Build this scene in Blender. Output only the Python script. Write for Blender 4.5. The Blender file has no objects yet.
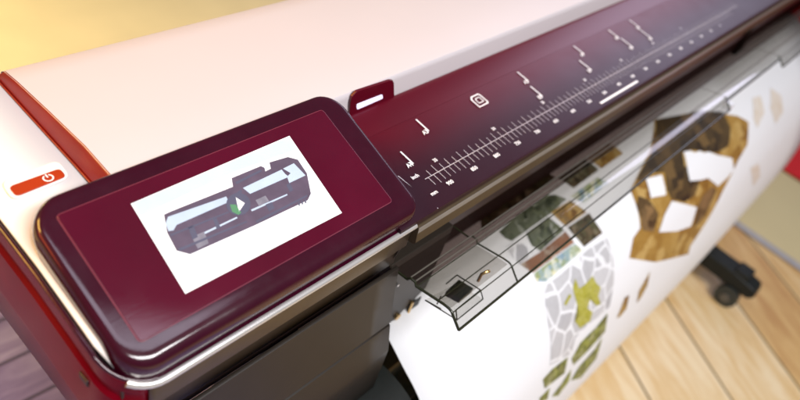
import bpy, bmesh, math, random
from mathutils import Vector, Matrix
random.seed(7)
sc = bpy.context.scene
COL = sc.collection
CAMZ = 1.5                      # eye height above the floor; every (x,y,z) below is relative to the eye level
# ------------------------------------------------------------------ camera frame (world x = along the printer, y = back, z = up)
F = 706.0
RX = (0.66240493, -0.37484218, 0.64862397)
RY = (-0.70578518, -0.60254519, 0.37256754)
RZ = (0.25117122, -0.70457976, -0.66368696)
def ray(px, py):
    c = (px-400.0, py-200.0, F)
    return Vector((sum(a*b for a, b in zip(RX, c)), sum(a*b for a, b in zip(RY, c)), sum(a*b for a, b in zip(RZ, c)))).normalized()
def on_plane(px, py, p0, ang):  # plane holding the x axis, rising backwards by ang degrees, through (y0,z0)
    a = math.radians(ang); n = Vector((0, -math.sin(a), math.cos(a)))
    r = ray(px, py); return r*(n.dot(Vector((0, p0[0], p0[1])))/n.dot(r))
def ruler_pt(px, py): return on_plane(px, py, (.296, -.546), 5)
def screen_pt(px, py): return on_plane(px, py, (.262, -.53), 17)
def up(v): return Vector((v[0], v[1], v[2]+CAMZ))

# ------------------------------------------------------------------ materials
def new_mat(name):
    m = bpy.data.materials.new(name); m.use_nodes = True
    nt = m.node_tree; b = nt.nodes['Principled BSDF']
    return m, nt, b
def rgb(c): return (c[0], c[1], c[2], 1)
def pmat(name, col, rough=.4, metal=0, spec=.5, var=.08, scale=30, bump=0, bscale=400, coat=0, coat_rough=.05, rvar=0, emit=None, estr=0, smudge=0):
    m, nt, b = new_mat(name); N = nt.nodes; L = nt.links
    tc = N.new('ShaderNodeTexCoord')
    nz = N.new('ShaderNodeTexNoise'); nz.inputs['Scale'].default_value = scale; nz.inputs['Detail'].default_value = 6
    L.new(tc.outputs['Object'], nz.inputs['Vector'])
    rp = N.new('ShaderNodeValToRGB'); rp.color_ramp.elements[0].position = .3; rp.color_ramp.elements[1].position = .7
    rp.color_ramp.elements[0].color = rgb([c*(1-var) for c in col]); rp.color_ramp.elements[1].color = rgb([min(1, c*(1+var)) for c in col])
    L.new(nz.outputs['Fac'], rp.inputs['Fac']); L.new(rp.outputs['Color'], b.inputs['Base Color'])
    b.inputs['Roughness'].default_value = rough; b.inputs['Metallic'].default_value = metal
    b.inputs['Specular IOR Level'].default_value = spec
    b.inputs['Coat Weight'].default_value = coat; b.inputs['Coat Roughness'].default_value = coat_rough
    if rvar or smudge:
        n2 = N.new('ShaderNodeTexNoise'); n2.inputs['Scale'].default_value = 14; n2.inputs['Detail'].default_value = 9; n2.inputs['Roughness'].default_value = .7
        L.new(tc.outputs['Object'], n2.inputs['Vector'])
        mr = N.new('ShaderNodeMapRange'); mr.inputs['From Min'].default_value = .42; mr.inputs['From Max'].default_value = .68
        mr.inputs['To Min'].default_value = rough; mr.inputs['To Max'].default_value = rough+rvar
        L.new(n2.outputs['Fac'], mr.inputs['Value']); L.new(mr.outputs['Result'], b.inputs['Roughness'])
        if coat:
            m2 = N.new('ShaderNodeMapRange'); m2.inputs['From Min'].default_value = .4; m2.inputs['From Max'].default_value = .7
            m2.inputs['To Min'].default_value = coat_rough; m2.inputs['To Max'].default_value = coat_rough+smudge
            L.new(n2.outputs['Fac'], m2.inputs['Value']); L.new(m2.outputs['Result'], b.inputs['Coat Roughness'])
    if bump:
        n3 = N.new('ShaderNodeTexNoise'); n3.inputs['Scale'].default_value = bscale; n3.inputs['Detail'].default_value = 3
        L.new(tc.outputs['Object'], n3.inputs['Vector'])
        bp = N.new('ShaderNodeBump'); bp.inputs['Strength'].default_value = bump; bp.inputs['Distance'].default_value = .001
        L.new(n3.outputs['Fac'], bp.inputs['Height']); L.new(bp.outputs['Normal'], b.inputs['Normal'])
    if emit:
        b.inputs['Emission Color'].default_value = rgb(emit); b.inputs['Emission Strength'].default_value = estr
    return m
def print_mat(name, stops, scale=25, rough=.5, dist=1.5):
    m, nt, b = new_mat(name); N = nt.nodes; L = nt.links
    tc = N.new('ShaderNodeTexCoord')
    nz = N.new('ShaderNodeTexNoise'); nz.inputs['Scale'].default_value = scale; nz.inputs['Detail'].default_value = 8
    nz.inputs['Roughness'].default_value = .65; nz.inputs['Distortion'].default_value = dist
    L.new(tc.outputs['Object'], nz.inputs['Vector'])
    rp = N.new('ShaderNodeValToRGB'); cr = rp.color_ramp
    n = len(stops)
    while len(cr.elements) < n: cr.elements.new(.5)
    for i, c in enumerate(stops):
        cr.elements[i].position = .3+.4*i/(n-1); cr.elements[i].color = rgb(c)
    L.new(nz.outputs['Fac'], rp.inputs['Fac']); L.new(rp.outputs['Color'], b.inputs['Base Color'])
    b.inputs['Roughness'].default_value = rough
    return m
def clear_mat(name, tint, ior=1.5, rough=.03):
    m, nt, b = new_mat(name); N = nt.nodes; L = nt.links; N.remove(b)
    tr = N.new('ShaderNodeBsdfTransparent'); tr.inputs['Color'].default_value = rgb(tint)
    gl = N.new('ShaderNodeBsdfGlossy'); gl.inputs['Roughness'].default_value = rough
    fr = N.new('ShaderNodeFresnel'); ge = N.new('ShaderNodeNewGeometry')
    mr = N.new('ShaderNodeMapRange'); mr.inputs['To Min'].default_value = ior; mr.inputs['To Max'].default_value = 1/ior   # same reflectance on both faces of the thin sheet
    L.new(ge.outputs['Backfacing'], mr.inputs['Value']); L.new(mr.outputs['Result'], fr.inputs['IOR'])
    mx = N.new('ShaderNodeMixShader'); L.new(fr.outputs['Fac'], mx.inputs['Fac'])
    L.new(tr.outputs[0], mx.inputs[1]); L.new(gl.outputs[0], mx.inputs[2])
    L.new(mx.outputs[0], N['Material Output'].inputs['Surface'])
    return m
M = {}
M['bezel'] = pmat('burgundy_gloss', (.030, .0003, .008), .35, spec=.08, coat=1, coat_rough=.035, smudge=.18, var=.15, scale=18, rvar=.2)
M['plate'] = pmat('burgundy_plate', (.066, .0001, .012), .35, spec=.08, coat=1, coat_rough=.03, smudge=.09, var=.1, scale=10, rvar=.15)
M['groove'] = pmat('plate_rim', (.16, .03, .05), .18, var=.1)
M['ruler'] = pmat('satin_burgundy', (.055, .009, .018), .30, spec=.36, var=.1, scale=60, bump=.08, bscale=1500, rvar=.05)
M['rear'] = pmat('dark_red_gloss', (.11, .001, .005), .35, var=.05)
M['lid'] = pmat('rose_white_lid', (.585, .54, .555), .45, var=.015, scale=4, bump=.05, bscale=1200)
M['cap'] = pmat('white_plastic', (.84, .82, .80), .4, var=.02, scale=8)
M['lidside'] = pmat('red_lid_side', (.19, .006, .004), .35, var=.1)
M['side'] = pmat('deep_red_side', (.12, .0004, .006), .3, var=.1, spec=.10)
M['bronze'] = pmat('bronze_plastic', (.080, .055, .030), .36, metal=.35, var=.08, scale=40, bump=.06, bscale=1200)
M['fascia'] = pmat('taupe_fascia', (.022, .017, .013), .42, spec=.32, var=.06, scale=30, bump=.06, bscale=1500)
M['bead'] = pmat('grey_satin_bead', (.28, .26, .24), .3, metal=.4)
M['silver'] = pmat('silver_trim', (.66, .64, .62), .25, metal=.6, var=.05)
M['dark'] = pmat('dark_interior', (.03, .015, .012), .5)
M['darkred'] = pmat('dark_red_interior', (.035, .003, .004), .5)
M['latch'] = pmat('latch_green_grey', (.03, .036, .018), .3, var=.4, scale=120)
M['brass'] = pmat('brass_pin', (.75, .5, .2), .25, metal=.8)
M['mark'] = pmat('white_ink', (.9, .88, .9), .5, var=.02)
M['thinmark'] = pmat('fine_white_ink', (.78, .72, .76), .5, var=.02)
M['button'] = pmat('orange_red_button', (.36, .035, .004), .35, var=.06)
M['paper'] = pmat('white_paper', (.86, .87, .9), .6, var=.008, scale=3)
M['clear'] = clear_mat('smoky_clear_plastic', (.83, .82, .80))
M['smoky'] = clear_mat('smoky_dark_plastic', (.46, .40, .38))
M['clear2'] = clear_mat('clear_plastic', (.93, .93, .92))
M['edge'] = pmat('clear_plastic_edge', (.022, .024, .012), .15, var=.1)
M['ridge'] = pmat('ridge_edge', (.10, .09, .075), .15, var=.1)
M['black'] = pmat('black_rubber', (.010, .012, .011), .45, spec=.25, var=.2)
M['caster'] = pmat('caster_grey', (.03, .034, .03), .5)
M['cream'] = pmat('cream_rim', (.75, .55, .4), .4)
M['lamp'] = pmat('indicator_light', (.8, .75, .9), .4, emit=(.72, .6, 1), estr=.75)
M['screenwhite'] = pmat('screen_white', (.5, .5, .5), .25, emit=(.97, .98, 1), estr=.72, coat=1, coat_rough=.08, smudge=.2)
M['sblue'] = pmat('screen_blue', (.3, .4, .45), .3, emit=(.58, .82, .92), estr=.65)
M['smauve'] = pmat('screen_mauve', (.04, .03, .045), .3, emit=(.21, .15, .22), estr=.5, var=.3, scale=60)
M['slight'] = pmat('screen_pale', (.3, .35, .42), .3, emit=(.46, .60, .76), estr=.55, var=.1, scale=50)
M['sdark'] = pmat('screen_dark', (.06, .06, .09), .3, emit=(.1, .1, .16), estr=.5)
M['sgrey'] = pmat('screen_grey', (.1, .1, .12), .3, emit=(.36, .32, .40), estr=.5, var=.3, scale=150)
M['sgreen'] = pmat('screen_green', (.06, .15, .08), .3, emit=(.1, .3, .15), estr=.5)

for k_ in ('bezel', 'plate'):                 # wipe marks and hairline scratches in the clear coat
    nt = M[k_].node_tree; N = nt.nodes; L = nt.links; b = N['Principled BSDF']
    tc = N.new('ShaderNodeTexCoord'); mp = N.new('ShaderNodeMapping'); mp.inputs['Rotation'].default_value[2] = .7; mp.inputs['Scale'].default_value = (30, 260, 60)
    L.new(tc.outputs['Object'], mp.inputs['Vector'])
    nz = N.new('ShaderNodeTexNoise'); nz.inputs['Scale'].default_value = 1; nz.inputs['Detail'].default_value = 8; nz.inputs['Roughness'].default_value = .75
    L.new(mp.outputs[0], nz.inputs['Vector'])
    bp = N.new('ShaderNodeBump'); bp.inputs['Strength'].default_value = .07; bp.inputs['Distance'].default_value = .0006
    L.new(nz.outputs['Fac'], bp.inputs['Height']); L.new(bp.outputs['Normal'], b.inputs['Coat Normal'])
def paint_cast_back(m, front, back, y0, y1):        # reflected colour cast painted in, brown-purple at the front to red at the back
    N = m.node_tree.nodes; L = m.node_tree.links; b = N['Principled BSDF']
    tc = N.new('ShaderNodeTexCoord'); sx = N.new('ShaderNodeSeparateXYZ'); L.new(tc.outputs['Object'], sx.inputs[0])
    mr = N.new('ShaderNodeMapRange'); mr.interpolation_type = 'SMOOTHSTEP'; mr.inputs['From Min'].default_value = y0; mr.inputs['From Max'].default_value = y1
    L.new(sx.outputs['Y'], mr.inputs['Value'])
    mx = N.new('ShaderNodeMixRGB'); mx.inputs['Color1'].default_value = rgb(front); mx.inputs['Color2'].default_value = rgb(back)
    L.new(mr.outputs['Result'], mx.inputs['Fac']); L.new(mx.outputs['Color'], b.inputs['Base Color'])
paint_cast_back(M['ruler'], (.024, .005, .011), (.09, .0003, .008), .31, .42)
paint_cast_back(M['rear'], (.024, .005, .011), (.09, .0003, .008), .31, .42)
M['rear'].node_tree.nodes['Principled BSDF'].inputs['Roughness'].default_value = .3
# ------------------------------------------------------------------ mesh helpers
def link(name, me, mat, parent=None, smooth=None):
    o = bpy.data.objects.new(name, me); COL.objects.link(o)
    if mat: me.materials.append(mat)
    if parent: o.parent = parent
    if smooth is not None:
        for p in me.polygons: p.use_smooth = True
        me.set_sharp_from_angle(angle=math.radians(smooth))
    return o
def mesh(name, V, Fc, mat, parent=None, smooth=None, raw=False):
    me = bpy.data.meshes.new(name)
    me.from_pydata([up(v) for v in V], [], Fc); me.update()
    bm = bmesh.new(); bm.from_mesh(me); bmesh.ops.recalc_face_normals(bm, faces=bm.faces[:]); bm.to_mesh(me); bm.free()
    return link(name, me, mat, parent, smooth)
def bev(o, w, seg=3, ang=35):
    b = o.modifiers.new('bevel', 'BEVEL'); b.width = w; b.segments = seg; b.limit_method = 'ANGLE'; b.angle_limit = math.radians(ang)
    for p in o.data.polygons: p.use_smooth = True
    o.data.set_sharp_from_angle(angle=math.radians(50))
    wn = o.modifiers.new('wn', 'WEIGHTED_NORMAL'); wn.keep_sharp = False
    return o
def extr(name, prof, x0, x1, mat, parent, smooth=None):     # closed (y,z) profile extruded along x
    n = len(prof)
    V = [(x0, y, z) for y, z in prof]+[(x1, y, z) for y, z in prof]
    Fc = [(i, (i+1) % n, n+(i+1) % n, n+i) for i in range(n)]+[tuple(range(n)), tuple(range(n, 2*n))]
    return mesh(name, V, Fc, mat, parent, smooth)
def prism(name, pts, nrm, t, mat, parent, smooth=None):     # planar outline given thickness t along nrm
    n = len(pts); nrm = Vector(nrm)
    V = [Vector(p) for p in pts]+[Vector(p)+nrm*t for p in pts]
    Fc = [(i, (i+1) % n, n+(i+1) % n, n+i) for i in range(n)]+[tuple(range(n)), tuple(range(n, 2*n))]
    return mesh(name, V, Fc, mat, parent, smooth)
def box_vf(x0, x1, y0, y1, z0, z1, o=0):
    V = [(x, y, z) for x in (x0, x1) for y in (y0, y1) for z in (z0, z1)]
    Fc = [(0, 1, 3, 2), (4, 6, 7, 5), (0, 4, 5, 1), (2, 3, 7, 6), (0, 2, 6, 4), (1, 5, 7, 3)]
    return V, [tuple(i+o for i in f) for f in Fc]
def box(name, x0, x1, y0, y1, z0, z1, mat, parent, b=0):
    V, Fc = box_vf(x0, x1, y0, y1, z0, z1)
    o = mesh(name, V, Fc, mat, parent)
    if b: bev(o, b)
    return o
def tube_vf(path, r, seg=8, o=0, closed=False):
    path = [Vector(p) for p in path]; V = []; Fc = []
    m = len(path)
    prevn = None
    for i, p in enumerate(path):
        d = (path[min(i+1, m-1)]-path[max(i-1, 0)]).normalized()
        n = prevn if prevn else (Vector((0, 0, 1)) if abs(d.z) < .9 else Vector((1, 0, 0)))
        n = (n-d*n.dot(d)).normalized(); prevn = n; bn = d.cross(n)
        for k in range(seg):
            a = 2*math.pi*k/seg; V.append(p+(n*math.cos(a)+bn*math.sin(a))*r)
    for i in range(m-1):
        for k in range(seg):
            Fc.append((o+i*seg+k, o+i*seg+(k+1) % seg, o+(i+1)*seg+(k+1) % seg, o+(i+1)*seg+k))
    Fc.append(tuple(o+k for k in range(seg))); Fc.append(tuple(o+(m-1)*seg+k for k in range(seg)))
    return V, Fc
def tubes(name, paths, r, mat, parent, seg=8):
    V = []; Fc = []
    for p in paths:
        v, f = tube_vf(p, r, seg, len(V)); V += v; Fc += f
    return mesh(name, V, Fc, mat, parent, 50)
def flats(name, polys, nrm, off, mat, parent):               # flat printed shapes lying on a surface
    V = []; Fc = []; nrm = Vector(nrm)
    for p in polys:
        o = len(V); V += [Vector(q)+nrm*off for q in p]; Fc.append(tuple(range(o, o+len(p))))
    me = bpy.data.meshes.new(name); me.from_pydata([up(v) for v in V], [], Fc); me.update()
    bm = bmesh.new(); bm.from_mesh(me); bmesh.ops.triangulate(bm, faces=bm.faces[:])
    for f in bm.faces:
        if f.normal.dot(nrm) < 0: f.normal_flip()
    bm.to_mesh(me); bm.free()
    return link(name, me, mat, parent)
def empty(name, loc):
    o = bpy.data.objects.new(name, None); COL.objects.link(o); o.location = loc; o.empty_display_size = .05
    return o
def rrect(x0, x1, y0, y1, r, seg=8):                         # rounded rectangle; r = (x0y0, x1y0, x1y1, x0y1)
    if not isinstance(r, tuple): r = (r,)*4
    P = []
    for (cx, cy, a0, rr) in ((x0+r[0], y0+r[0], 180, r[0]), (x1-r[1], y0+r[1], 270, r[1]), (x1-r[2], y1-r[2], 0, r[2]), (x0+r[3], y1-r[3], 90, r[3])):
        for k in range(seg+1):
            a = math.radians(a0+90*k/seg); P.append((cx+rr*math.cos(a), cy+rr*math.sin(a)))
    return P
def parent_keep(root):
    inv = Matrix.Translation(-root.location)
    def rec(o):
        for c in o.children: yield c
    for c in root.children: c.matrix_parent_inverse = inv
def interp(x, pts):
    if x <= pts[0][0]: return pts[0][1]
    for (a, b), (c, d) in zip(pts, pts[1:]):
        if x <= c: return b+(d-b)*(x-a)/(c-a)
    return pts[-1][1]

# ================================================================== SETTING
def wood_mat(name, cols, ang, width, length, rough=.35):
    m, nt, b = new_mat(name); N = nt.nodes; L = nt.links
    tc = N.new('ShaderNodeTexCoord'); mp = N.new('ShaderNodeMapping'); mp.inputs['Rotation'].default_value[2] = math.radians(ang)
    L.new(tc.outputs['Object'], mp.inputs['Vector'])
    br = N.new('ShaderNodeTexBrick'); br.inputs['Scale'].default_value = 1; br.inputs['Brick Width'].default_value = length
    br.inputs['Row Height'].default_value = width; br.inputs['Mortar Size'].default_value = .004; br.inputs['Bias'].default_value = 0
    br.inputs['Color1'].default_value = (0, 0, 0, 1); br.inputs['Color2'].default_value = (1, 1, 1, 1); br.inputs['Mortar'].default_value = (.5, .5, .5, 1)
    L.new(mp.outputs[0], br.inputs['Vector'])
    m2 = N.new('ShaderNodeMapping'); m2.inputs['Scale'].default_value = (2.2, 14, 1); L.new(mp.outputs[0], m2.inputs['Vector'])
    nz = N.new('ShaderNodeTexNoise'); nz.inputs['Scale'].default_value = 1.6; nz.inputs['Detail'].default_value = 9; nz.inputs['Roughness'].default_value = .62; nz.inputs['Distortion'].default_value = 1.1
    L.new(m2.outputs[0], nz.inputs['Vector'])
    ad = N.new('ShaderNodeMath'); ad.operation = 'MULTIPLY_ADD'; ad.inputs[1].default_value = .42
    L.new(br.outputs['Color'], ad.inputs[0])
    sb = N.new('ShaderNodeMath'); sb.operation = 'SUBTRACT'; sb.inputs[1].default_value = .2; L.new(nz.outputs['Fac'], sb.inputs[0]); L.new(sb.outputs[0], ad.inputs[2])
    rp = N.new('ShaderNodeValToRGB'); cr = rp.color_ramp
    while len(cr.elements) < len(cols): cr.elements.new(.5)
    for i, c in enumerate(cols): cr.elements[i].position = .18+.6*i/(len(cols)-1); cr.elements[i].color = rgb(c)
    L.new(ad.outputs[0], rp.inputs['Fac'])
    mx = N.new('ShaderNodeMixRGB'); mx.inputs['Color2'].default_value = rgb([c*.25 for c in cols[1]])
    L.new(br.outputs['Fac'], mx.inputs['Fac']); L.new(rp.outputs['Color'], mx.inputs['Color1']); L.new(mx.outputs['Color'], b.inputs['Base Color'])
    b.inputs['Roughness'].default_value = rough
    return m
def floor_sheet(name, x0, x1, y0, y1, z, mat):
    o = mesh(name, [(x0, y0, z), (x1, y0, z), (x1, y1, z), (x0, y1, z)], [(0, 1, 2, 3)], mat)
    o['kind'] = 'structure'; return o
W1 = wood_mat('oak_planks', [(.52, .29, .11), (.64, .41, .17), (.74, .53, .27), (.84, .68, .44)], 120, .27, 5.3)
W2 = wood_mat('violet_grey_planks', [(.11, .09, .24), (.25, .22, .46), (.48, .48, .78)], 3, .11, 1.3)
M['fcream'] = pmat('cream_carpet', (.80, .70, .42), .8, var=.06, scale=3, bump=.3, bscale=300)
M['fbeige'] = pmat('beige_floor', (.62, .52, .28), .5, var=.05, scale=2)
M['fred'] = pmat('red_carpet', (.62, .006, .012), .8, var=.08, scale=20)
M['fgrey'] = pmat('grey_edging', (.38, .36, .36), .5)
floor_sheet('floor', -12, 14, -12, 14, -1.512, M['fcream'])
floor_sheet('wood_floor', .78, 2.5, -3, 1.5, -1.500, W1)
floor_sheet('grey_wood_floor', -3, .78, -1, 1.5, -1.500, W2)
floor_sheet('beige_floor', 2.5, 3.09, -3, 1.5, -1.506, M['fbeige'])
floor_sheet('red_carpet', 3.09, 7, -4, 1.5, -1.498, M['fred'])
floor_sheet('edging_strip', 2.49, 2.53, -3, 1.5, -1.494, M['fgrey'])

# ================================================================== PRINTER
PR = empty('wide_format_printer', (1.1, .45, 0))
PR['label'] = 'wide white and burgundy plotter with tilted control panel, ruler strip and clear front cover'
PR['category'] = 'printer'
X1 = 2.75
def ztop(y): return interp(y, [(.275, -.556), (.29, -.548), (.32, -.531), (.41, -.517), (.5, -.513), (.7, -.512)])
# outline of the left housing: starts at the back left, runs forward, round the front corner, then right
def path_pts(dx=0, dy=0):
    r = .042; P = []
    x0 = .161-dx; y0 = .277-dy
    for k in range(13): P.append((x0, .665-(.665-y0-r)*k/12))
    for k in range(1, 11):
        a = math.radians(180+90*k/10); P.append((x0+r+r*math.cos(a), y0+r+r*math.sin(a)))
    for k in range(1, 9): P.append((x0+r+(.529-x0-r)*k/8, y0))
    return P
base = path_pts()
ISPLIT = 20
def loft(name, idx, levels, mat, smooth=35):
    V = []; n = len(idx)
    for (dxy, dz, absz) in levels:
        P = path_pts(*dxy)
        for i in idx:
            x, y = P[i]; z = ztop(base[i][1])+dz if absz is None else absz
            V.append((x, y, z))
    Fc = []
    for l in range(len(levels)-1):
        for k in range(n-1): Fc.append((l*n+k, l*n+k+1, (l+1)*n+k+1, (l+1)*n+k))
    o = mesh(name, V, Fc, mat, PR, smooth)
    s = o.modifiers.new('solid', 'SOLIDIFY'); s.thickness = .003; s.offset = -1
    return o
# side panel: rim, groove, wall; stops at z -.66 behind the corner
lv = [((0, 0), 0, None), ((.003, .001), -.003, None), ((.003, .001), -.018, None), ((.0005, 0), -.021, None), ((.0005, 0), -.032, None), ((.004, .001), -.036, None), ((.008, .0), -.09, None), ((.006, 0), 0, -.664)]
side = loft('side_panel', list(range(0, 21)), lv, M['side'])
b1 = loft('trim_band', list(range(20, len(base))), [((0, 0), 0, None), ((.002, .002), -.004, None), ((.002, .002), -.036, -.594), ((-.004, -.006), 0, -.600), ((-.004, -.006), 0, -.634)], M['bronze'])
fr = [((0, 0), 0, -.632), ((.001, .004), 0, -.634), ((.001, .012), 0, -.68), ((.001, .0215), 0, -.7265), ((-.002, .0195), 0, -.7275), ((-.002, .0195), 0, -.7300), ((.001, .0225), 0, -.7310), ((.001, .034), 0, -.775), ((.001, .036), 0, -.9)]
fas = loft('front_fascia', list(range(20, len(base))), fr, M['fascia'])
# housing's right-hand end, closing it against the paper path
extr('housing_end', [(.283, -.556), (.2775, -.594), (.285, -.634), (.268, -.68), (.258, -.727), (.246, -.775), (.244, -.9), (.44, -.9), (.44, -.56)], .5255, .5285, M['fascia'], PR)
extr('housing_core', [(.29, -.56), (.29, -.66), (.45, -.66), (.66, -.66), (.66, -.53), (.33, -.55)], .17, .52, M['dark'], PR)
tubes('rim_bead', [[(x-.0015, y-.001, ztop(y)+.0012) for x, y in base[:22]]], .0022, M['bezel'], PR, 10)
tubes('silver_strip', [[(x, y-.0025, ztop(y)-.0015) for x, y in path_pts(.001, .001)[17:]]], .0040, M['silver'], PR, 12)
tubes('panel_seam', [[(.157+.0*k, y, -.595+(.33-y)*.14) for k, y in enumerate((.66, .5, .42, .36))]], .0012, M['dark'], PR)
box('side_catch', .1545, .162, .318, .331, -.583, -.574, M['dark'], PR, .001)
tubes('lower_rim', [[(.196, .56, -.745), (.188, .52, -.742), (.184, .48, -.748), (.19, .44, -.765), (.2, .41, -.78)]], .008, M['cream'], PR, 10)

# white end cap beside the lid
cs = []
ys = [.30, .31, .32, .335, .36, .41, .46, .5, .56, .62, .655, .664, .667]
for i, y in enumerate(ys):
    dz = -.006 if i == len(ys)-1 else (-.0015 if i == len(ys)-2 else 0)
    cs.append((y, ztop(y)+.002+dz))
capx = [(.1635, -.003), (.1645, -.0007), (.167, 0), (.249, 0)]
V = []; Fc = []
for (y, z) in cs:
    for (x, d) in capx: V.append((x+(max(0, .318-y)*.3 if x < .2 else 0), y, z+d))
n = len(capx)
for i in range(len(cs)-1):
    for k in range(n-1): Fc.append((i*n+k, i*n+k+1, (i+1)*n+k+1, (i+1)*n+k))
cap = mesh('end_cap', V, Fc, M['cap'], PR, 60)
s = cap.modifiers.new('solid', 'SOLIDIFY'); s.thickness = .002; s.offset = -1

# power button on the end cap
def cap_pt(px, py):
    r = ray(px, py); return r*(-.5105/r.z)
def quad_round(c, rr=.25, seg=5):                            # round the corners of a quad
    P = []
    for i in range(4):
        a, b, d = Vector(c[i-1]), Vector(c[i]), Vector(c[(i+1) % 4])
        L = min((a-b).length, (d-b).length)*rr
        p0 = b+(a-b).normalized()*L; p1 = b+(d-b).normalized()*L
        for k in range(seg+1):
            t = k/seg; P.append(p0*(1-t)**2+b*2*t*(1-t)+p1*t*t)
    return P
pad = prism('power_button', quad_round([cap_pt(0, 183), cap_pt(58, 161), cap_pt(71, 178), cap_pt(13, 202)], .35), (0, 0, 1), .0022, M['cap'], PR)
bev(pad, .0012)
pb = prism('button_face', quad_round([cap_pt(8.5, 189), cap_pt(60, 170.5), cap_pt(66.5, 178.5), cap_pt(16.5, 198.8)], .35), (0, 0, 1), .0032, M['button'], pad); bev(pb, .0005)
c = cap_pt(48, 180); c.z += .0036; c.y -= .001; R0 = .0047; V = []; Fc = []
for k in range(25):
    a = math.radians(118+304*k/24)
    for rr in (R0, R0*.72): V.append((c.x+rr*math.cos(a)*1.05, c.y+rr*math.sin(a)*1.05, c.z))
for k in range(24): Fc.append((2*k, 2*k+2, 2*k+3, 2*k+1))
o = len(V); V += [(c.x-.0007, c.y+.0006, c.z), (c.x+.0007, c.y+.0006, c.z), (c.x+.0007, c.y+.0056, c.z), (c.x-.0007, c.y+.0056, c.z)]; Fc.append((o, o+1, o+2, o+3))
mesh('power_symbol', V, Fc, M['mark'], pad)

# lid
lp = [(.4405, -.534), (.4420, -.503), (.4428, -.4985), (.4450, -.4958), (.449, -.495), (.50, -.4925), (.56, -.4925), (.62, -.494), (.644, -.496), (.649, -.499), (.651, -.505), (.651, -.53)]
n = len(lp)
def lidx(y, z): return .2500+(.0095 if y < .5 else .0095-.0065*(y-.5)/.15)*max(0, min(1, (z+.512)/.017))
V = [(lidx(y, z), y, z) for y, z in lp]+[(X1, y, z) for y, z in lp]
Fc = [(i, (i+1) % n, n+(i+1) % n, n+i) for i in range(n)]+[tuple(range(n, 2*n))]
lid = mesh('top_lid', V, Fc, M['lid'], PR, 30)
st = [(.4428, -.4985), (.449, -.4948), (.50, -.4923), (.56, -.4923), (.62, -.4938), (.644, -.4958), (.651, -.503)]
V2 = []; F2 = []
for (y, z) in st:
    xt = lidx(y, z)
    V2 += [(.2490, y, -.5135), (.2494, y, -.508), (xt-.0012, y, z-.0022), (xt-.0004, y, z-.0006), (xt+.0012, y, z+.0003)]
for k in range(len(st)-1):
    for q in range(4): F2.append((5*k+q, 5*k+q+1, 5*k+q+6, 5*k+q+5))
mesh('lid_end', V2, F2, M['lidside'], PR, 60)
tubes('lid_gap', [[(.2478, .66, -.5095), (.2478, .5, -.5098), (.2478, .43, -.511)]], .0012, M['lidside'], PR)

# ruler panel
rp_ = [(.272, -.5482), (.2745, -.5470), (.35, -.54115), (.40, -.5367), (.412, -.5352), (.424, -.5327), (.433, -.5300), (.437, -.5285), (.4398, -.5285), (.4398, -.56), (.272, -.56)]
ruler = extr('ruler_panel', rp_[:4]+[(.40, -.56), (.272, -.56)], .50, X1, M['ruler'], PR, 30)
rear = extr('rear_reflection_curve', [(.4003, -.5367)]+rp_[4:9]+[(.4398, -.56), (.4003, -.56)], .50, X1, M['rear'], PR, 40)  # upward curve shaped to mirror darker surroundings, red cast put into its colour
tubes('panel_joint', [[ruler_pt(398, 176), ruler_pt(438, 208.5)]], .0005, M['thinmark'], ruler)
NR = Vector((0, -math.sin(math.radians(5)), math.cos(math.radians(5))))
VR = Vector((0, math.cos(math.radians(5)), math.sin(math.radians(5))))
def rpt(x, y): return Vector((x, 0, 0))+Vector((0, .296, -.546))+VR*((y-.296)/VR.y)
# panel top is the 5 degree plane raised to the measured height (+.0012 clearance)
def rect_on(x0, x1, y0, y1): return [rpt(x0, y0), rpt(x1, y0), rpt(x1, y1), rpt(x0, y1)]
polys = [rect_on(.585, 1.66, .3127, .3133)]
X900 = .613
for k in range(-2, 101):
    x = X900-.012+k*.01
    if x > 1.655 or x < .59: continue
    polys.append(rect_on(x-.00025, x+.00025, .300 if (k % 5) else .2985, .3126))
k = 0; x = .5975
while x < 1.655:
    polys.append(rect_on(x-.00025, x+.00025, .3134, .3225 if (k-1) % 2 else .3255)); x += .0127; k += 1
scale_o = flats('ruler_scale', polys, NR, .0016, M['thinmark'], ruler)
def text_mesh(body, size):
    cu = bpy.data.curves.new('t', 'FONT'); cu.body = body; cu.size = size; cu.align_x = 'CENTER'; cu.align_y = 'CENTER'; cu.resolution_u = 2; cu.offset = size*.025
    ob = bpy.data.objects.new('t', cu); COL.objects.link(ob)
    dg = bpy.context.evaluated_depsgraph_get(); me = bpy.data.meshes.new_from_object(ob.evaluated_get(dg))
    bpy.data.objects.remove(ob); bpy.data.curves.remove(cu)
    return me
def put_text(body, x, y, size, mat, parent, name, rot=0):
    me = text_mesh(body, size)
    o3 = rpt(x, y)+NR*.0016; ex = Vector((1, 0, 0)); ey = VR
    if rot: a = math.radians(rot); ex, ey = ex*math.cos(a)+ey*math.sin(a), ey*math.cos(a)-ex*math.sin(a)
    for v in me.vertices:
        p = o3+ex*v.co.x+ey*v.co.y; v.co = up(p)
    me.name = name; me.materials.clear()
    return link(name, me, mat, parent)
for i in range(21):
    mm = 900-50*i
    if mm < 0: break
    p = X900+.05*i-.002
    put_text(str(mm), p, .2925, .0078, M['mark'], ruler, 'ruler_number')
for i, nn in enumerate((35, 30, 25, 20, 15, 10, 5)):
    put_text(str(nn), .613+.0095+.127*i, .329, .007, M['mark'], ruler, 'ruler_number')
put_text('mm', .5785, .2915, .0075, M['mark'], ruler, 'unit_mark')
put_text('inch', .5765, .3225, .0075, M['mark'], ruler, 'unit_mark')
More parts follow.
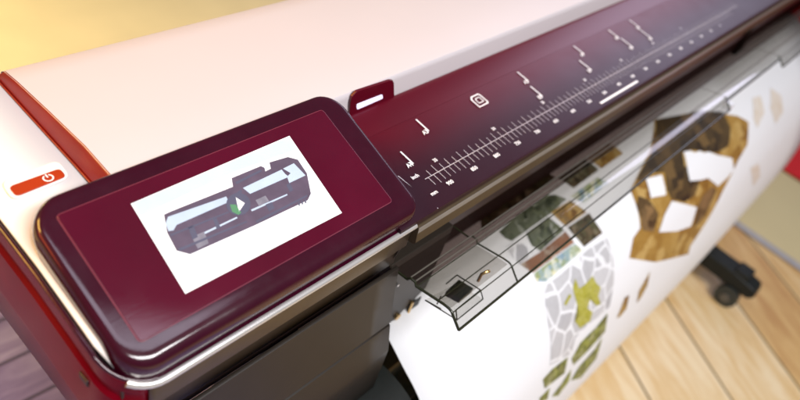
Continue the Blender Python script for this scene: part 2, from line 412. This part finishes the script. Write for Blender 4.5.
# paper-size marks: an arrow stroke running to the front and its size name
for (xa, ya, xb, yb), t in (((400, 152.5, 413, 164.5), 'A4'), ((416, 120, 428, 132), 'A3'), ((516, 73, 529, 81.5), 'A2'), ((529, 87.5, 543, 96.5), 'B2'), ((572, 47, 585, 54.5), 'A1'),
                         ((578, 61.5, 592, 70.5), 'B1'), ((607, 31, 619, 38), 'A0'), ((620, 39, 633, 48), 'B0'), ((628, 21, 640, 28), '36'), ((639, 30.5, 652, 39), '42')):
    a = ruler_pt(xa, ya); b = ruler_pt(xb, yb); xm = (a.x+b.x)/2; w = .0011; yb_, ya_ = min(a.y, b.y), max(a.y, b.y)
    mk = flats('format_mark', [rect_on(xm-w, xm+w, yb_, ya_), [rpt(xm-.0012, yb_), rpt(xm-.0012, yb_+.0045), rpt(xm-.0062, yb_+.0045)]], NR, .0016, M['mark'], ruler)
    put_text(t, xm-.0062, yb_+.0005, .0088, M['mark'], mk, 'format_name')
# sheet icon
c = ruler_pt(478.5, 101.5); V = []
def ring(pts, w):
    P = []; n = len(pts); cx = sum(p[0] for p in pts)/n; cy = sum(p[1] for p in pts)/n
    out = []
    for i in range(n):
        a, b = pts[i], pts[(i+1) % n]
        sa = 1-w/max(1e-6, math.hypot(a[0]-cx, a[1]-cy)); sb = 1-w/max(1e-6, math.hypot(b[0]-cx, b[1]-cy))
        out.append([a, b, (cx+(b[0]-cx)*sb, cy+(b[1]-cy)*sb), (cx+(a[0]-cx)*sa, cy+(a[1]-cy)*sa)])
    return out
shape = [(-.011, -.0105), (-.011, .007), (-.006, .0115), (.011, .0115), (.013, .008), (.013, -.008), (.010, -.0105)]
inner = [(-.0045, -.0045), (-.0045, .0035), (-.002, .006), (.0075, .006), (.0075, -.0045)]
qs = [[rpt(c.x+u, c.y+v) for u, v in q] for q in ring(shape, .0026)+ring(inner, .0019)]
flats('sheet_icon', qs, NR, .0016, M['mark'], ruler)
a = ruler_pt(603, 106.5); b = ruler_pt(640, 84)
flats('loading_bar_mark', [rect_on(a.x, b.x, .2785, .2825)], NR, .0016, M['mark'], ruler)
# front lip of the ruler panel: dark joint, then bronze lip
extr('lip_joint', [(.2725, -.5490), (.2712, -.5600), (.30, -.5600), (.30, -.5495)], .529, X1, M['dark'], PR)
extr('lip_bead', [(.2692, -.5568), (.2676, -.5580), (.2668, -.5655), (.2720, -.5655), (.272, -.5568)], .5300, X1-.001, M['bead'], PR, 30)
lip = extr('front_lip', [(.2705, -.5560), (.2680, -.5575), (.2650, -.5800), (.2668, -.5835), (.2720, -.5850), (.31, -.5850), (.31, -.5610), (.272, -.5560)], .5295, X1, M['bronze'], PR, 30)

# status light tab on the lid's front face
tabp = lambda px, py: (lambda r: r*(.4375/r.y))(ray(px, py))
T = [tabp(349, 124), tabp(350.5, 103), tabp(352.5, 96.5), tabp(357, 91.5), tabp(390, 80.6), tabp(393, 80.6), tabp(394.2, 83), tabp(394.6, 101)]
tab = prism('status_tab', T, (0, 1, 0), .004, M['rear'], PR); bev(tab, .0008)
q = [tabp(356.4, 104.2), tabp(382.2, 94.2), tabp(382.8, 98.3), tabp(356.8, 109.6)]
prism('status_light', quad_round([p-Vector((0, .0004, 0)) for p in q], .3), (0, 1, 0), .0008, M['lamp'], tab)

# interior wall, platen, chassis
extr('interior_wall', [(.330, -.586), (.330, -.787), (.43, -.79), (.43, -.586)], .53, X1, M['darkred'], PR)
ch = mesh('chassis_plate', [(.529, .284, -.64), (.655, .284, -.64), (.655, .284, -.775), (.60, .284, -.806), (.529, .284, -.85), (.529, .30, -.64), (.655, .30, -.64), (.655, .30, -.775), (.60, .30, -.806), (.529, .30, -.85)],
     [(0, 1, 2, 3, 4), (5, 6, 7, 8, 9), (0, 1, 6, 5), (1, 2, 7, 6), (2, 3, 8, 7), (3, 4, 9, 8), (4, 0, 5, 9)], M['fascia'], PR); bev(ch, .001)
def chp(px, py, y=.283):
    r = ray(px, py); return r*(y/r.y)
def disc(name, c, r, depth, mat, parent, seg=20):
    V, Fc = tube_vf([(c.x, c.y, c.z), (c.x, c.y-depth, c.z)], r, seg); return mesh(name, V, Fc, mat, parent, 40)
disc('guide_pin', chp(397, 316), .0055, .003, M['brass'], ch)
disc('screw', chp(397.5, 285), .0022, .0015, M['silver'], ch)
h0 = chp(413, 305)
box('slot_opening', h0.x-.012, h0.x+.014, .2815, .2835, h0.z-.011, h0.z+.011, M['black'], ch, .001)
q = chp(409, 309); box('slot_frame', q.x-.0035, q.x+.0005, .2795, .2835, q.z-.016, q.z+.02, M['brass'], ch, .0006)

# transparent front cover
cov = [(.292, -.655), (.262, -.6515), (.2590, -.6460), (.2505, -.6450), (.2475, -.6502), (.205, -.6405), (.196, -.6395), (.1905, -.6410), (.1872, -.6445), (.1725, -.6575)]
def slab(prof, t):
    out = []
    n = len(prof)
    for i, (y, z) in enumerate(prof):
        a = Vector(prof[max(0, i-1)]); b = Vector(prof[min(n-1, i+1)]); d = (b-a).normalized()
        nn = Vector((-d.y, d.x))
        if nn.y > 0 or (abs(nn.y) < .3 and nn.x < 0): nn = -nn
        nn = Vector((d.y, -d.x)) if Vector((d.y, -d.x)).y < 0 else Vector((-d.y, d.x))
        out.append((y+nn.x*t, z+nn.y*t))
    return prof+out[::-1]
cover = extr('front_cover', slab(cov[4:], .0022), .54, 1.45, M['clear'], PR, 40)
cov2 = cov[4:-2]
extr('cover_hinge_plate', slab(cov[:5], .0022), .54, 2.70, M['smoky'], cover, 40)
extr('cover_corner_insert', [(.2470, -.6530), (.205, -.6435), (.196, -.6425), (.196, -.6435), (.205, -.6445), (.2470, -.6540)], .543, .667, M['clear'], cover)
mid = extr('cover_plate', slab(cov2, .0022), 1.4505, 1.795, M['clear'], cover, 40)
extr('cover_flap', slab(cov[4:], .0022), 1.7955, 2.70, M['clear'], cover, 40)
def P3(x, pr): return [(x, y, z) for y, z in pr]
edge_paths = [P3(.54, cov), [(.54, .1725, -.6575), (1.45, .1725, -.6575)], P3(1.45, cov[-4:]), [(1.45, .1872, -.6445), (1.795, .1872, -.6445)], P3(1.795, cov[-4:]), [(1.795, .1725, -.6575), (2.70, .1725, -.6575)]]
tubes('cover_edge', edge_paths, .0018, M['edge'], cover)
tubes('cover_fold', [[(.54, .1895, -.6418), (2.70, .1895, -.6418)], [(.54, .2465, -.6505), (2.70, .2465, -.6505)], [(.545, .2135, -.6445), (2.70, .2135, -.6445)]], .0008, M['edge'], cover)
tubes('cover_ridge', [[(.54, .2592, -.6458), (2.70, .2592, -.6458)], [(.54, .2510, -.6448), (2.70, .2510, -.6448)]], .0011, M['ridge'], cover)
tubes('cover_seam', [P3(.668, cov)], .0013, M['edge'], cover)
def block(x0, x1, y0, y1, z0, z1): return box_vf(x0, x1, y0, y1, z0, z1)
box('flap_end_block', 1.44, 1.452, .171, .189, -.6585, -.6425, M['clear2'], cover, .001)
# latch tray under the cover's left end
def cvp(px, py, z): r = ray(px, py); return r*(z/r.z)
tz = -.668
t1 = [cvp(425, 300, tz), cvp(457, 320, tz), cvp(483, 299, tz), cvp(480.5, 290, tz+.012), cvp(457, 275, tz+.012), cvp(446, 284, tz+.004)]
tubes('latch_tray', [t1[:3], t1[2:5], t1[4:], [t1[1], cvp(456, 310, tz+.014)], [cvp(456, 310, tz+.014), t1[3]]], .0009, M['edge'], cover)
prism('latch_tray_floor', [t1[0], t1[1], t1[2], cvp(457, 283, tz)], (0, 0, -1), .0015, M['clear2'], cover)
lb = [cvp(446, 291, -.672), cvp(461, 299, -.672), cvp(474, 288, -.672), cvp(459, 279, -.672)]
bk = prism('latch_block', lb, (0, 0, -1), .010, M['latch'], cover); bev(bk, .0015)
q = cvp(478, 281, -.66)
tubes('latch_hook', [[(q.x, q.y, q.z), (q.x, q.y, q.z+.014), (q.x+.004, q.y-.003, q.z+.019), (q.x+.010, q.y-.004, q.z+.017)]], .0022, M['brass'], cover)
tubes('latch_wire', [[t1[0], cvp(441, 309, tz)], [cvp(437, 304, tz), cvp(441, 296, tz)]], .0009, M['ridge'], cover)

# media spindle end
V, Fc = tube_vf([(.47, .250, -.985), (.560, .250, -.985), (.566, .250, -.985)], .119, 48)
sp = mesh('spindle_hub', V, Fc, M['black'], PR, 40); 
V, Fc = tube_vf([(.45, .255, -.925), (.545, .255, -.925)], .108, 40)
V, Fc = tube_vf([(.5665, .250, -.985), (.569, .250, -.985)], .085, 40)
mesh('spindle_ring', V, Fc, M['caster'], sp, 40)
tubes('spindle_shaft', [[(.5, .250, -.985), (1.95, .250, -.985)]], .03, M['black'], sp, 20)

box('lower_beam', .45, 2.04, .16, .36, -1.22, -1.09, M['black'], PR, .006)
# control panel ----------------------------------------------------------
A17 = math.radians(17); UP17 = Vector((0, -math.sin(A17), math.cos(A17))); V17 = Vector((0, math.cos(A17), math.sin(A17)))
def cpt(x, y, d=0):           # on the panel plane at plan (x,y), dropped by d along the normal
    p = Vector((0, .262, -.53))+V17*((y-.262)/V17.y); return Vector((x, p.y, p.z))-UP17*d
def cp_outline(i): return rrect(.1685+i*.42, .5325-i*.42, .2700+i*1.0, .4425-i*.42, (max(.030-i*.6, .012), max(.018-i*.6, .005), max(.030-i*.42, .008), max(.034-i*.42, .012)), 10)
rings = [(.0255, 0), (.016, .0000), (.011, .0006), (.0065, .0020), (.0032, .0046), (.0010, .0085), (0, .013), (0, .020)]
V = []; Fc = []; nn = len(cp_outline(0))
for (i, d) in rings:
    for (x, y) in cp_outline(i):
        front = max(0, min(1, (.31-y)/.03))
        V.append(cpt(x, y, d*(1+.35*front)))
# skirt down to the body
for (x, y) in cp_outline(0):
    z = min(ztop(y)+.0015, cpt(x, y, .021).z) if x < .25 or y < .3 else -.548
    if y < .30: z = -.5535
    V.append(Vector((x, max(y, .2745) if y > .29 else y+.0045, z)))
L = len(rings)+1
for l in range(L-1):
    for k in range(nn): Fc.append((l*nn+k, l*nn+(k+1) % nn, (l+1)*nn+(k+1) % nn, (l+1)*nn+k))
Fc.append(tuple(range(nn)))
cp = mesh('control_panel', V, Fc, M['bezel'], PR, 75)
# inset plate: raised thin plate, bevelled rim coloured lighter as a painted edge highlight
ol = rrect(.1905, .4985, .2955, .4215, .0035, 4)
def plate(name, ol, t0, t1, mat, par, b):
    V = [cpt(x, y, -t0) for x, y in ol]+[cpt(x, y, -t1) for x, y in ol]; n = len(ol)
    Fc = [(i, (i+1) % n, n+(i+1) % n, n+i) for i in range(n)]+[tuple(range(n)), tuple(range(n, 2*n))]
    o = mesh(name, V, Fc, mat, par)
    if b: bev(o, b, 2)
    return o
plate('plate_rim', rrect(.1895, .4995, .2945, .4225, .0045, 4), -.001, .0005, M['groove'], cp, .0003)
plate('inset_plate', ol, -.001, .0012, M['plate'], cp, .0005)
SO = .0014
def sp_(px, py, off): return screen_pt(px, py)+UP17*off
def crop(u, v): return (120+u/2.222, 120+v/2.222)
scr = flats('touch_screen', [[sp_(*q, 0) for q in ((130.5, 204.5), (185, 294.5), (341.5, 213.5), (289, 136.5))]], UP17, SO, M['screenwhite'], cp)
def sflat(name, polys, lvl, mat): return flats(name, [[sp_(*crop(u, v), 0) for u, v in p] for p in polys], UP17, SO+.00012*lvl, mat, cp)
sflat('screen_banner', [[(28, 187), (376, 40), (392, 66), (250, 118), (45, 215)]], 1, M['sblue'])
sflat('screen_printer_picture', [[(97, 212), (110, 206), (250, 150), (247, 131), (312, 104), (320, 108), (322, 116), (334, 110), (331, 96), (372, 84), (394, 90), (414, 120), (423, 165), (416, 180), (300, 235), (155, 300), (125, 292), (104, 252)]], 2, M['smauve'])
sflat('screen_picture_highlight', [[(106, 217), (235, 172), (241, 184), (125, 235), (118, 247), (107, 249), (100, 232)], [(272, 153), (358, 112), (366, 122), (374, 128), (288, 166)], [(361, 110), (385, 98), (411, 125), (375, 142), (370, 128), (378, 120)],
      [(165, 261), (258, 217), (260, 220), (168, 265)], [(290, 201), (370, 166), (371, 169), (292, 205)]], 3, M['slight'])
circ = [(262+27*math.cos(a*math.pi/12), 189+25*math.sin(a*math.pi/12)) for a in range(24)]
sflat('screen_picture_detail', [[(128, 288), (280, 226), (281, 229), (132, 293)], [(110, 256), (240, 205), (241, 208), (112, 260)], [(300, 226), (414, 168), (415, 172), (303, 231)], [(255, 140), (312, 112), (314, 116), (258, 145)], [(240, 176), (268, 156), (270, 162), (246, 184)],
      [(150, 240), (162, 235), (172, 262), (160, 268)], [(205, 222), (213, 219), (222, 240), (214, 245)], [(322, 190), (336, 184), (342, 198), (330, 205)], [(368, 146), (376, 142), (384, 158), (376, 162)]], 3.4, M['sdark'])
for pp in ([(158, 262), (186, 250), (196, 276), (172, 288)], [(300, 180), (322, 170), (330, 182), (308, 194)]): sflat('screen_picture_sheen', [pp], 3.2, M['sgrey'])
sflat('screen_play_disc', [circ], 4, M['sdark'])
sflat('screen_play_icon', [[(256, 174), (276, 187), (263, 206)]], 5, M['screenwhite'])
sflat('screen_play_leaf', [[(243, 190), (256, 190), (268, 208), (262, 213), (248, 206)]], 5, M['sgreen'])
sflat('screen_caption', [[(394+7*k, 184-3*k), (397+7*k, 183-3*k), (399+7*k, 192-3*k), (396+7*k, 193-3*k)] for k in range(3)], 3, M['sdark'])

# right-hand end of the machine and stand
endm = box('end_module', X1+.002, X1+.3, .26, .66, -.66, -.49, M['fascia'], PR, .02)
box('rear_body', .53, X1, .44, .65, -.78, -.537, M['fascia'], PR, .004)
def stand(x):
    c = box('stand_leg', x-.03, x+.03, .32, .40, -1.42, -.66 if x < .5 else -.66, M['black'], PR, .006)
    f = extr('stand_foot', [(-.13, -1.43), (-.145, -1.41), (-.135, -1.385), (-.05, -1.372), (.60, -1.372), (.66, -1.385), (.66, -1.43)], x-.035, x+.035, M['black'], PR, 40); bev(f, .008)
    for y in (-.08, .6):
        V, Fc = tube_vf([(x-.045, y, -1.462), (x-.015, y, -1.462)], .037, 24); w = mesh('caster_wheel', V, Fc, M['caster'], f, 40)
        V, Fc = tube_vf([(x-.052, y, -1.462), (x-.046, y, -1.462)], .015, 16); mesh('caster_hub', V, Fc, M['ridge'], f, 40)
    box('stand_bracket', x-.03, x+.03, -.10, -.05, -1.43, -1.36, M['black'], f, .006)
stand(2.09); stand(.40)

# ================================================================== PRINTED SHEET
ctrl = [(.40, -.787), (.36, -.791), (.30, -.800), (.262, -.822), (.232, -.842), (.2, -.862), (.174, -.885), (.147, -.920), (.128, -.952), (.104, -1.005), (.083, -1.08), (.067, -1.15), (.0585, -1.22), (.0590, -1.28), (.080, -1.345), (.13, -1.385), (.22, -1.40), (.32, -1.37)]
def catmull(P, n):
    Q = []
    for i in range(len(P)-1):
        p0, p1, p2, p3 = P[max(i-1, 0)], P[i], P[i+1], P[min(i+2, len(P)-1)]
        for k in range(n):
            t = k/n
            Q.append(tuple(.5*((2*b)+(-a+c)*t+(2*a-5*b+4*c-d)*t*t+(-a+3*b-3*c+d)*t**3) for a, b, c, d in zip(p0, p1, p2, p3)))
    Q.append(P[-1]); return Q
prof = catmull(ctrl, 5)
S = [0]
for a, b in zip(prof, prof[1:]): S.append(S[-1]+math.hypot(b[0]-a[0], b[1]-a[1]))
def flare(x, z): return -.016*max(0, min(1, (x-1)/.8))*max(0, min(1, (-.80-z)/.3))
PX0, PX1 = .572, 2.62
def sheet_pt(x, s, off=0):
    i = 0
    while i < len(S)-2 and S[i+1] < s: i += 1
    t = (s-S[i])/(S[i+1]-S[i]); t = max(0, min(1, t))
    a, b = prof[i], prof[i+1]; y = a[0]+(b[0]-a[0])*t; z = a[1]+(b[1]-a[1])*t
    d = Vector((b[0]-a[0], b[1]-a[1])).normalized(); nx, nz = (d.y, -d.x)
    if nx > 0 and nz < 0: nx, nz = -nx, -nz
    if nz < 0 and nx > 0: nx, nz = -nx, -nz
    return Vector((x, y+flare(x, z)+nx*off, z+nz*off))
def sheet_hit(px, py):
    r = ray(px, py); x = 1.2
    for it in range(4):
        best = None
        for i in range(len(prof)-1):
            y0, z0 = prof[i]; y1, z1 = prof[i+1]; y0 += flare(x, z0); y1 += flare(x, z1)
            f0 = y0*r.z-z0*r.y; f1 = y1*r.z-z1*r.y
            if f0*f1 <= 0 and f0 != f1:
                t = f0/(f0-f1); best = (S[i]+(S[i+1]-S[i])*t, (z0+(z1-z0)*t)); break
        if best is None: return None
        x = r.x/r.z*best[1]
    return (x, best[0])
XS = [PX0, .7, .85, 1.0, 1.1, 1.2, 1.3, 1.4, 1.5, 1.6, 1.7, 1.8, 2.0, 2.2, 2.4, PX1]
V = [sheet_pt(x, s) for s in S for x in XS]; n = len(XS)
Fc = [(i*n+k, i*n+k+1, (i+1)*n+k+1, (i+1)*n+k) for i in range(len(S)-1) for k in range(n-1)]
sheet = mesh('printed_sheet', V, Fc, M['paper'], None, 60)
sheet['label'] = 'large white paper sheet with colour prints curving down out of the plotter'; sheet['category'] = 'paper sheet'
sm = sheet.modifiers.new('solid', 'SOLIDIFY'); sm.thickness = .0004; sm.offset = 0
def prints(name, polys, mat, lvl=1):
    bm = bmesh.new()
    for p in polys:
        uv = [sheet_hit(*q) for q in p]
        if any(u is None for u in uv): print('print miss', name, p, uv); uv = [u for u in uv if u]
        if len(uv) < 3: continue
        vs = [bm.verts.new((u[0], u[1], 0)) for u in uv]
        bm.faces.new(vs)
    bmesh.ops.triangulate(bm, faces=bm.faces[:])
    for s in S:
        bmesh.ops.bisect_plane(bm, geom=bm.verts[:]+bm.edges[:]+bm.faces[:], plane_co=(0, s, 0), plane_no=(0, 1, 0), dist=1e-6)
    for x in XS:
        bmesh.ops.bisect_plane(bm, geom=bm.verts[:]+bm.edges[:]+bm.faces[:], plane_co=(x, 0, 0), plane_no=(1, 0, 0), dist=1e-6)
    for v in bm.verts: v.co = up(sheet_pt(v.co.x, v.co.y, .0006*lvl+.0004))
    me = bpy.data.meshes.new(name); bm.to_mesh(me); bm.free()
    return link(name, me, mat, sheet)
def c4(u, v): return (480+u/4, 180+v/4)
def c3(u, v): return (520+u/2.222, 220+v/2.222)
def c8(u, v): return (560+u/1.6, 150+v/1.6)
def c25(u, v): return (640+u/2.5, 60+v/2.5)
brown = print_mat('print_brown', [(.03, .018, .01), (.10, .06, .03), (.06, .05, .02), (.22, .15, .08)], 45)
olive = print_mat('print_olive', [(.03, .035, .015), (.09, .10, .05), (.16, .17, .10), (.3, .3, .24)], 40)
golden = print_mat('print_golden', [(.20, .09, .02), (.42, .24, .05), (.6, .42, .14)], 40)
grey = print_mat('print_grey', [(.52, .52, .54), (.60, .60, .62), (.66, .66, .68)], 15)
lime = print_mat('print_lime', [(.22, .22, .02), (.38, .36, .03), (.48, .46, .12), (.2, .16, .04)], 60)
green = print_mat('print_green', [(.03, .05, .008), (.20, .24, .02), (.45, .48, .08), (.08, .09, .02), (.5, .52, .3)], 50)
blue = print_mat('print_blue', [(.20, .28, .36), (.42, .5, .55), (.35, .4, .2), (.7, .7, .55)], 50)
redb = print_mat('print_red_brown', [(.24, .10, .05), (.38, .16, .08), (.22, .14, .08)], 40)
arch = print_mat('print_arch_brown', [(.10, .05, .02), (.20, .11, .04), (.28, .16, .06)], 30)
archg = print_mat('print_arch_gold', [(.30, .15, .03), (.44, .25, .06), (.56, .36, .11)], 26)
archo = print_mat('print_arch_olive', [(.035, .025, .015), (.07, .05, .028), (.11, .08, .045)], 30)
faint = print_mat('print_faint', [(.74, .62, .45), (.80, .74, .68), (.68, .54, .36)], 25)
def cell_mat(name, stops, scale, edge, line):          # irregular blocks parted by thin lines, each block with its own tone
    m, nt, b = new_mat(name); N = nt.nodes; L = nt.links
    tc = N.new('ShaderNodeTexCoord')
    nz = N.new('ShaderNodeTexNoise'); nz.inputs['Scale'].default_value = scale*.9; L.new(tc.outputs['Object'], nz.inputs['Vector'])
    va = N.new('ShaderNodeVectorMath'); va.operation = 'MULTIPLY_ADD'; va.inputs[1].default_value = (.012, .012, .012); L.new(nz.outputs['Color'], va.inputs[0]); L.new(tc.outputs['Object'], va.inputs[2])
    v1 = N.new('ShaderNodeTexVoronoi'); v1.inputs['Scale'].default_value = scale; v1.distance = 'CHEBYCHEV'
    L.new(va.outputs[0], v1.inputs['Vector'])
    v2 = N.new('ShaderNodeTexVoronoi'); v2.inputs['Scale'].default_value = scale; v2.feature = 'DISTANCE_TO_EDGE'; L.new(va.outputs[0], v2.inputs['Vector'])
    if edge: v1.distance = 'EUCLIDEAN'
    sp = N.new('ShaderNodeSeparateColor'); L.new(v1.outputs['Color'], sp.inputs[0])
    n2 = N.new('ShaderNodeTexNoise'); n2.inputs['Scale'].default_value = scale*5; n2.inputs['Detail'].default_value = 8; L.new(tc.outputs['Object'], n2.inputs['Vector'])
    ma = N.new('ShaderNodeMath'); ma.operation = 'MULTIPLY_ADD'; ma.inputs[1].default_value = .6; L.new(n2.outputs['Fac'], ma.inputs[0])
    mb = N.new('ShaderNodeMath'); mb.operation = 'MULTIPLY_ADD'; mb.inputs[1].default_value = .75; mb.inputs[2].default_value = -.18; L.new(sp.outputs[0], mb.inputs[0]); L.new(mb.outputs[0], ma.inputs[2])
    rp = N.new('ShaderNodeValToRGB'); cr = rp.color_ramp
    while len(cr.elements) < len(stops): cr.elements.new(.5)
    for i, c in enumerate(stops): cr.elements[i].position = .05+.85*i/(len(stops)-1); cr.elements[i].color = rgb(c)
    L.new(ma.outputs[0], rp.inputs['Fac'])
    col = rp.outputs['Color']
    if edge:
        lt = N.new('ShaderNodeMath'); lt.operation = 'LESS_THAN'; lt.inputs[1].default_value = edge; L.new(v2.outputs['Distance'], lt.inputs[0])
        mx = N.new('ShaderNodeMixRGB'); mx.inputs['Color2'].default_value = rgb(line); L.new(lt.outputs[0], mx.inputs['Fac']); L.new(col, mx.inputs['Color1']); col = mx.outputs['Color']
    L.new(col, b.inputs['Base Color']); b.inputs['Roughness'].default_value = .45
    return m
m_brown = cell_mat('photo_brown', [(.015, .010, .006), (.06, .045, .02), (.13, .09, .05), (.05, .06, .025), (.3, .24, .16)], 90, 0, None)
m_olive = cell_mat('photo_olive', [(.02, .028, .014), (.07, .085, .05), (.15, .17, .12), (.10, .12, .05), (.36, .38, .34)], 80, 0, None)
m_gold = cell_mat('photo_gold', [(.14, .06, .015), (.34, .19, .04), (.5, .34, .12), (.2, .12, .05)], 80, 0, None)
m_red = cell_mat('photo_red', [(.12, .07, .04), (.34, .16, .09), (.26, .12, .07), (.45, .38, .3)], 70, 0, None)
m_blue = cell_mat('photo_blue', [(.10, .16, .20), (.3, .42, .5), (.3, .34, .1), (.55, .62, .62), (.75, .7, .4)], 80, 0, None)
m_green = cell_mat('photo_green', [(.02, .04, .008), (.12, .15, .02), (.34, .38, .06), (.06, .06, .02), (.5, .52, .25)], 95, 0, None)
m_map = cell_mat('map_blocks', [(.42, .42, .45), (.50, .50, .52), (.56, .56, .58), (.60, .60, .62)], 21, .055, (.84, .85, .88))
a_gold = cell_mat('arch_gold', [(.20, .09, .015), (.32, .17, .03), (.42, .25, .06), (.55, .37, .13)], 26, 0, None)
a_dark = cell_mat('arch_dark', [(.022, .012, .006), (.055, .034, .014), (.10, .06, .02), (.17, .10, .035)], 30, 0, None)
a_mid = cell_mat('arch_mid', [(.06, .03, .012), (.12, .07, .025), (.20, .12, .05), (.26, .15, .06)], 30, 0, None)
PP = [
 (brown, m_brown, ((5, 205), (0, 120), (60, 75), (190, 0), (255, -35), (300, -10), (215, 55), (80, 150))),
 (0, m_olive, ((75, 208), (150, 140), (268, 62), (300, 60), (345, 76), (290, 128), (125, 245), (98, 232))),
 (0, m_gold, ((283, 130), (360, 82), (425, 128), (342, 186))), (0, m_olive, ((183, 214), (272, 148), (335, 200), (240, 285), (205, 262))),
 (0, m_map, ((84, 276), (150, 240), (212, 290), (158, 337))), (0, m_red, ((160, 338), (238, 290), (340, 206), (376, 250), (210, 372))),
 (0, m_brown, ((350, 190), (435, 132), (489, 212), (415, 268))), (0, m_blue, ((212, 376), (376, 254), (408, 282), (262, 406), (226, 406))),
 (0, m_blue, ((360, 66), (470, -10), (512, 12), (415, 92))), (0, m_brown, ((312, -5), (420, -80), (474, -40), (372, 34))), (0, m_gold, ((430, -82), (520, -145), (570, -105), (484, -45)))]
for _, mm_, q4 in PP: prints('printed_photo', [[c4(*q) for q in q4]], mm_)
prints('printed_map', [[c3(*q) for q in ((52, 150), (92, 120), (150, 66), (192, 40), (206, 88), (207, 140), (198, 192), (184, 206), (150, 232), (122, 262), (112, 296), (66, 322), (68, 270), (62, 230), (56, 190))]], m_map)
prints('printed_map_block', [[c3(*q) for q in p] for p in (
    ((116, 150), (121, 130), (130, 152), (142, 144), (160, 124), (168, 140), (178, 150), (172, 168), (178, 186), (168, 190), (160, 166), (150, 162), (140, 166), (142, 178), (154, 176), (148, 196), (160, 204), (154, 224), (132, 240), (120, 224), (136, 212), (126, 190), (118, 162)), ((96, 186), (108, 164), (113, 168), (101, 190)))], lime, 2)
for p in (((114, 308), (134, 272), (170, 236), (194, 206), (188, 248), (150, 290), (118, 322)), ((50, 354), (72, 330), (106, 304), (98, 340), (54, 374)), ((112, 356), (130, 326), (166, 286), (182, 260), (168, 308), (134, 350)),
          ((70, 392), (92, 362), (114, 330), (108, 358), (84, 390)), ((42, 396), (66, 372), (60, 398), (44, 404))): prints('printed_photo', [[c3(*q) for q in p]], m_green)
for p in (((214, 218), (232, 172), (242, 166), (236, 196), (222, 214)), ((258, 184), (264, 156), (288, 114), (282, 146), (268, 172))): prints('printed_sliver', [[c3(*q) for q in p]], m_gold)
prints('printed_building', [[(629, 258), (633, 238), (640, 228), (636, 206), (630, 190), (636, 178), (650, 150), (654, 120), (700, 112), (724, 114), (737, 116), (748, 122), (747, 145), (738, 160), (722, 192), (706, 222), (690, 246), (688, 254), (655, 262)]], a_gold)
prints('printed_building_shade', [[(652, 150), (656, 120), (700, 111), (722, 112), (730, 128), (728, 146), (716, 153), (690, 150), (682, 153), (684, 166), (690, 181), (700, 178), (694, 196), (684, 202), (671, 199), (666, 190), (664, 172), (648, 174), (642, 180), (636, 180)]], a_dark, 2)
prints('printed_building_column', [[(636, 206), (638, 196), (648, 200), (658, 214), (653, 232), (642, 230)]], a_mid, 2)
prints('printed_building_column', [[(697, 207), (702, 196), (712, 186), (716, 190), (704, 216), (693, 228)]], a_mid, 2)
for hol in (((645, 179), (661, 175), (665, 195), (650, 198)), ((671, 201), (684, 204), (696, 207), (690, 226), (676, 231), (658, 232), (664, 214)),
            ((683, 152), (690, 151), (694, 153), (699, 151), (703, 153), (708, 152), (716, 155), (731, 158), (733, 170), (726, 178), (717, 186), (707, 178), (700, 180), (689, 181), (687, 172))):
    prints('printed_window', [list(hol)], M['paper'], 3)
prints('printed_faint_picture', [[(752, 98), (760, 96), (764, 112), (757, 128), (753, 118)], [(770, 88), (781, 96), (783, 112), (775, 124), (770, 108)], [(750, 168), (758, 163), (760, 176), (753, 186)]], faint)

# set parts' inverse so that they stay where they were built
def fix(o):
    for c in o.children:
        c.matrix_parent_inverse = Matrix.Translation(-PR.location) if o is PR else Matrix.Identity(4)
        fix(c)
fix(PR)

# ================================================================== LIGHT
w = bpy.data.worlds.new('World'); sc.world = w; w.use_nodes = True
bg = w.node_tree.nodes['Background']; bg.inputs['Color'].default_value = (.86, .84, .92, 1); bg.inputs['Strength'].default_value = .15
def area(name, loc, target, sx, sy, power, col):
    l = bpy.data.lights.new(name, 'AREA'); l.shape = 'RECTANGLE'; l.size = sx; l.size_y = sy; l.energy = power; l.color = col
    o = bpy.data.objects.new(name, l); COL.objects.link(o); o.location = up(loc)
    o.rotation_euler = (Vector(target)-Vector(loc)).to_track_quat('-Z', 'Y').to_euler()
    return o
area('ruler_sheen_light', (5.2, 1.2, 1.5), (1.2, .3, -.6), 2.6, 1.1, 36, (.78, .76, 1))  # unseen light added for the lilac reflection along the ruler's far end
for k in range(2):
    area('ceiling_lamp', (.35, -1.15-.75*k, 1.55+.35*k), (.8, .35, -.6), 1.7, .2, 60, (1, .98, .98))
area('bezel_sheen_light', (.46, .22, 1.25), (.30, .33, -.5), .34, 1.3, 7, (.86, .84, 1))  # overhead light added only for the sheen on the control panel's left
area('warm_cast_light', (-1.1, 1.7, .8), (.3, .6, -.55), .9, .9, 56, (1, .56, .12))  # added light imitating a lens flare's orange cast from the left
area('golden_fill_light', (.1, 2.6, -.5), (.7, 2.2, -1.5), .5, .5, 13, (1, .80, .30))  # added fill that turns the carpet behind the machine golden
area('red_fill_light', (-.9, .95, -.15), (.16, .5, -.55), .4, .4, 3.5, (1, .16, .03))  # added fill for the red-orange glow on the side panel

# ================================================================== CAMERA
cam = bpy.data.cameras.new('camera'); co = bpy.data.objects.new('camera', cam); COL.objects.link(co)
cam.sensor_fit = 'HORIZONTAL'; cam.sensor_width = 36; cam.lens = F/800*36; cam.clip_start = .01; cam.clip_end = 100
m3 = Matrix(((RX[0], -RX[1], -RX[2]), (RY[0], -RY[1], -RY[2]), (RZ[0], -RZ[1], -RZ[2])))
co.matrix_world = Matrix.Translation((0, 0, CAMZ)) @ m3.to_4x4()
cam.dof.use_dof = True; cam.dof.focus_distance = .77; cam.dof.aperture_fstop = 3.3
sc.camera = co
sc.view_settings.view_transform = 'Standard'; sc.view_settings.look = 'None'; sc.view_settings.exposure = 0; sc.view_settings.gamma = 1
sc.cycles.transparent_max_bounces = 24; sc.cycles.max_bounces = 10
